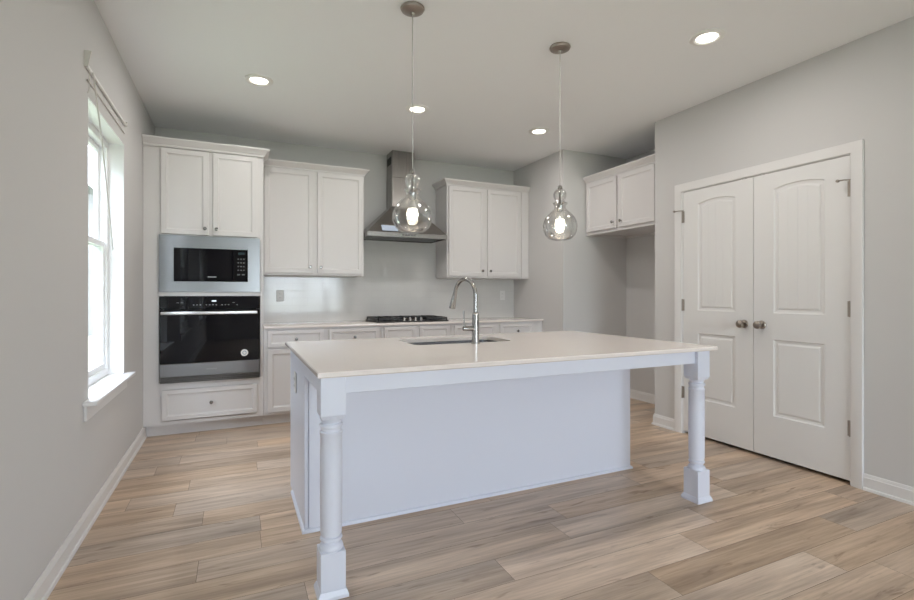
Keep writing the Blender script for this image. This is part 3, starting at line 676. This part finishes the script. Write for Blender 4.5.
s = thing('kitchen_sink', 'undermount stainless sink set in the island counter', 'sink', ((HX0 + HX1) / 2, (HY0 + HY1) / 2, 0.65))
def basin():
    b = MB(); bm = b.bm; seg = 6
    def rr(x0, x1, y0, y1, r, z):
        v = []
        for cxx, cyy, a0 in ((x0 + r, y0 + r, PI), (x1 - r, y0 + r, 1.5 * PI), (x1 - r, y1 - r, 0), (x0 + r, y1 - r, 0.5 * PI)):
            v += [bm.verts.new((cxx + r * math.cos(a0 + k / seg * PI / 2), cyy + r * math.sin(a0 + k / seg * PI / 2), z)) for k in range(seg + 1)]
        return v
    g = 0.004; zt = CT - 0.02205
    lv = [rr(HX0 - 0.02, HX1 + 0.02, HY0 - 0.02, HY1 + 0.02, 0.06, zt), rr(HX0 - g, HX1 + g, HY0 - g, HY1 + g, 0.05, zt), rr(HX0 - g + .004, HX1 + g - .004, HY0 - g + .004, HY1 + g - .004, 0.05, 0.70), rr(HX0 + 0.012, HX1 - 0.012, HY0 + 0.012, HY1 - 0.012, 0.05, 0.672), rr(HX0 + 0.05, HX1 - 0.05, HY0 + 0.05, HY1 - 0.05, 0.05, 0.665)]
    out = [rr(HX0 - 0.02, HX1 + 0.02, HY0 - 0.02, HY1 + 0.02, 0.06, zt - 0.002), rr(HX0 - 0.01, HX1 + 0.01, HY0 - 0.01, HY1 + 0.01, 0.05, zt - 0.003), rr(HX0 - 0.01, HX1 + 0.01, HY0 - 0.01, HY1 + 0.01, 0.05, 0.66)]
    n_ = len(lv[0])
    for A_, B_ in list(zip(lv, lv[1:])) + [(lv[0], out[0])] + list(zip(out, out[1:])):
        for i in range(n_): bm.faces.new((A_[i], A_[(i + 1) % n_], B_[(i + 1) % n_], B_[i]))
    bm.faces.new(lv[-1]); bm.faces.new(out[-1]); return b
basin().build('basin', M_sink, s)
MB().lathe([(0, 0.006), (0.03, 0.006), (0.034, 0.003), (0.045, 0.003), (0.048, 0.0), (0, 0)], (1.985, 2.86, 0.665), 24).build('drain', M_chrome, s)

# faucet
FX, FY = 2.008, 2.610
f = thing('kitchen_faucet', 'chrome pull-down gooseneck faucet standing behind the island sink', 'faucet', (FX, FY, CT))
MB().lathe([(0, 0), (0.028, 0), (0.028, 0.006), (0.0235, 0.010), (0.0225, 0.05), (0.0215, 0.17), (0.0215, 0.178), (0.0185, 0.182), (0.0145, 0.19), (0, 0.19)], (FX, FY, CT), 28).build('body', M_chrome, f)
dv = Vector((-0.24, 0.971, 0)); rb = 0.100
pts = [(FX, FY, CT + 0.18), (FX, FY, CT + 0.24)]
zc = CT + 0.292
for k in range(0, 17):
    a_ = PI * (k / 16) * 0.93
    pts.append((FX + dv.x * rb * (1 - math.cos(a_)), FY + dv.y * rb * (1 - math.cos(a_)), zc + rb * math.sin(a_)))
MB().tube(pts, 0.0125, 14).build('gooseneck_spout', M_chrome, f)
p = Vector(pts[-1]); q = p + (p - Vector(pts[-2])).normalized() * 0.025; r2 = q + (p - Vector(pts[-2])).normalized() * 0.085
MB().tube([p + (p - q) * 0.2, q, q + (r2 - q) * 0.1, q + (r2 - q) * 0.6, r2], [0.013, 0.0145, 0.0160, 0.0195, 0.0205], 18).build('spray_head', M_chrome, f)
hx = FX - 0.072
hd = MB().lathe([(0, 0.0), (0.015, 0.0), (0.0155, -0.055), (0.013, -0.075), (0, -0.077)], (FX - 0.008, FY, CT + 0.092), 18, 'x')
hd.tube([(hx - 0.002, FY, CT + 0.092), (hx - 0.006, FY - 0.002, CT + 0.13), (hx - 0.008, FY - 0.004, CT + 0.20)], [0.006, 0.0048, 0.0042], 10)
hd.build('lever_handle', M_chrome, f)

# ------------------------------------------------------------------ pendants
def pendant(lab, px, py, zoff):
    t = thing('pendant_lamp', lab, 'pendant lamp', (px, py, CEIL), 'glass pendants over the island')
    MB().lathe([(0, 0), (0.064, 0), (0.066, -0.006), (0.060, -0.016), (0.040, -0.024), (0.012, -0.028), (0.008, -0.040), (0, -0.040)], (px, py, CEIL), 30).build('canopy', M_nickel, t)
    Z = 1.512 + zoff
    MB().tube([(px, py, CEIL - 0.036), (px, py, 2.25), (px, py, Z + 0.345)], 0.0032, 8).build('cord', mat('cord_grey', (0.45, 0.44, 0.42), 0.5) if 'cord_grey' not in bpy.data.materials else bpy.data.materials['cord_grey'], t)
    outer = [(0.0, 0.004), (0.040, 0.004), (0.070, 0.013), (0.092, 0.034), (0.106, 0.064), (0.109, 0.092), (0.105, 0.118), (0.093, 0.145), (0.072, 0.169), (0.051, 0.187), (0.038, 0.199), (0.034, 0.211), (0.037, 0.224), (0.046, 0.234), (0.047, 0.239), (0.036, 0.243), (0.026, 0.248), (0.030, 0.256), (0.038, 0.270), (0.0415, 0.288), (0.038, 0.306), (0.028, 0.320), (0.012, 0.328)]
    inner = [(max(0.0, r_ - 0.003), z_ + (0.003 if z_ < 0.02 else 0)) for r_, z_ in outer]
    g = MB().lathe([(r_, z_) for r_, z_ in outer] + inner[::-1], (px, py, Z), 40)
    g.build('glass_shade', M_glass, t)
    MB().lathe([(0, 0.350), (0.008, 0.350), (0.013, 0.344), (0.014, 0.330), (0.007, 0.324), (0.006, 0.240), (0.017, 0.236), (0.018, 0.188), (0.015, 0.180), (0, 0.180)], (px, py, Z), 20).build('socket', M_chrome, t)
    bl = MB().lathe([(0, 0.074), (0.012, 0.076), (0.023, 0.084), (0.0295, 0.097), (0.030, 0.110), (0.0275, 0.124), (0.024, 0.134), (0, 0.134)], (px, py, Z), 24).build('light_bulb', M_bulb, t)
    MB().lathe([(0, 0.1345), (0.024, 0.1345), (0.020, 0.150), (0.0145, 0.165), (0.0135, 0.1795), (0, 0.1795)], (px, py, Z), 24).build('bulb_collar', M_white, bl)
    l = bpy.data.lights.new('pendant_light', 'POINT'); l.energy = PENDANT_W; l.color = (1.0, 0.86, 0.66); l.shadow_soft_size = 0.035
    o = bpy.data.objects.new('pendant_light', l); COL.objects.link(o); o.parent = t; o.location = (0, 0, Z + 0.035 - CEIL)
pendant('clear gourd-shaped glass pendant hanging in front of the range hood', 1.560, 2.487, 0.0)
pendant('clear gourd-shaped glass pendant hanging in front of the stub wall', 2.545, 2.490, 0.006)

# ------------------------------------------------------------------ recessed downlights
def downlight(lab, x, y):
    t = thing('ceiling_downlight', lab, 'ceiling light', (x, y, CEIL), 'recessed ceiling downlights')
    MB().lathe([(0.060, 0.0), (0.098, 0.0), (0.098, -0.004), (0.092, -0.009), (0.070, -0.012), (0.060, -0.006), (0.060, 0.0)], (x, y, CEIL), 40).build('trim_ring', M_white, t)
    MB().lathe([(0, -0.0045), (0.040, -0.0045), (0.060, -0.003), (0.060, 0.0), (0, 0.0)], (x, y, CEIL), 32).build('lens', M_lens, t)
    l = bpy.data.lights.new('downlight_beam', 'AREA'); l.shape = 'DISK'; l.size = 0.12; l.energy = DOWNLIGHT_W; l.color = (1.0, 0.95, 0.915); l.spread = math.radians(180)
    o = bpy.data.objects.new('downlight_beam', l); COL.objects.link(o); o.parent = t; o.location = (0, 0, -0.016)
downlight('round recessed downlight in the ceiling nearest the oven tower', 0.839, 3.791)
downlight('round recessed downlight in the ceiling before the hood, beside the left pendant cord', 2.075, 3.825)
downlight('round recessed downlight in the ceiling between right pendant cord and upper cabinet', 3.322, 3.857)
downlight('round recessed downlight in the ceiling nearest the pantry doors', 3.283, 2.020)
downlight('round recessed downlight in the ceiling above the middle of the island front', 2.075, 2.02)

# ------------------------------------------------------------------ blind hardware over the window
t = thing('blind_headrail', 'slim white blind headrail with tilt wand fixed above the kitchen window', 'blind', (0, 3.42, 2.33))
MB().hull([(0, 2.945, 2.316), (0.015, 2.945, 2.316), (0.015, 2.956, 2.316), (0, 2.956, 2.316)], [(0, 2.945, 2.396), (0.031, 2.945, 2.396), (0.031, 2.956, 2.396), (0, 2.956, 2.396)]).build('bracket', M_rail, t)
MB().hull([(0, 3.884, 2.316), (0.018, 3.884, 2.316), (0.018, 3.895, 2.316), (0, 3.895, 2.316)], [(0, 3.884, 2.345), (0.020, 3.884, 2.345), (0.020, 3.895, 2.345), (0, 3.895, 2.345)]).build('bracket', M_rail, t)
MB().box(0.003, 0.016, 2.956, 3.884, 2.316, 2.330, 0.002).build('rail', M_white, t)
MB().box(0.001, 0.008, 2.985, 3.880, 2.262, 2.268, 0.001).build('lower_rod', M_rail, t)
MB().tube([(0.018, 3.03, 2.322), (0.022, 3.06, 2.24), (0.024, 3.20, 1.98), (0.024, 3.44, 1.445)], 0.004, 8).build('tilt_wand', M_rail, t)
MB().tube([(0.014, 2.99, 2.32), (0.010, 2.995, 2.23), (0.004, 2.995, 2.20)], 0.002, 6).build('lift_cord', M_rail, t)

# blind in the second window, seen mirrored in the oven glass
t = thing('window_blind', 'white horizontal slat blind half drawn in the left wall window', 'blind', (0.0, 1.05, 2.17))
MB().box(-0.07, -0.02, 0.46, 1.64, 2.14, 2.184, 0.003).build('headrail', M_white, t)
b = MB()
for k in range(30): b.hull([(-0.068, 0.465, 2.12 - k * 0.045), (-0.022, 0.465, 2.105 - k * 0.045), (-0.022, 1.635, 2.105 - k * 0.045), (-0.068, 1.635, 2.12 - k * 0.045)], [(-0.068, 0.465, 2.123 - k * 0.045), (-0.022, 0.465, 2.108 - k * 0.045), (-0.022, 1.635, 2.108 - k * 0.045), (-0.068, 1.635, 2.123 - k * 0.045)])
b.build('slats', M_blind, t)
MB().box(-0.066, -0.024, 0.465, 1.635, 0.755, 0.775, 0.003).build('bottom_rail', M_white, t)
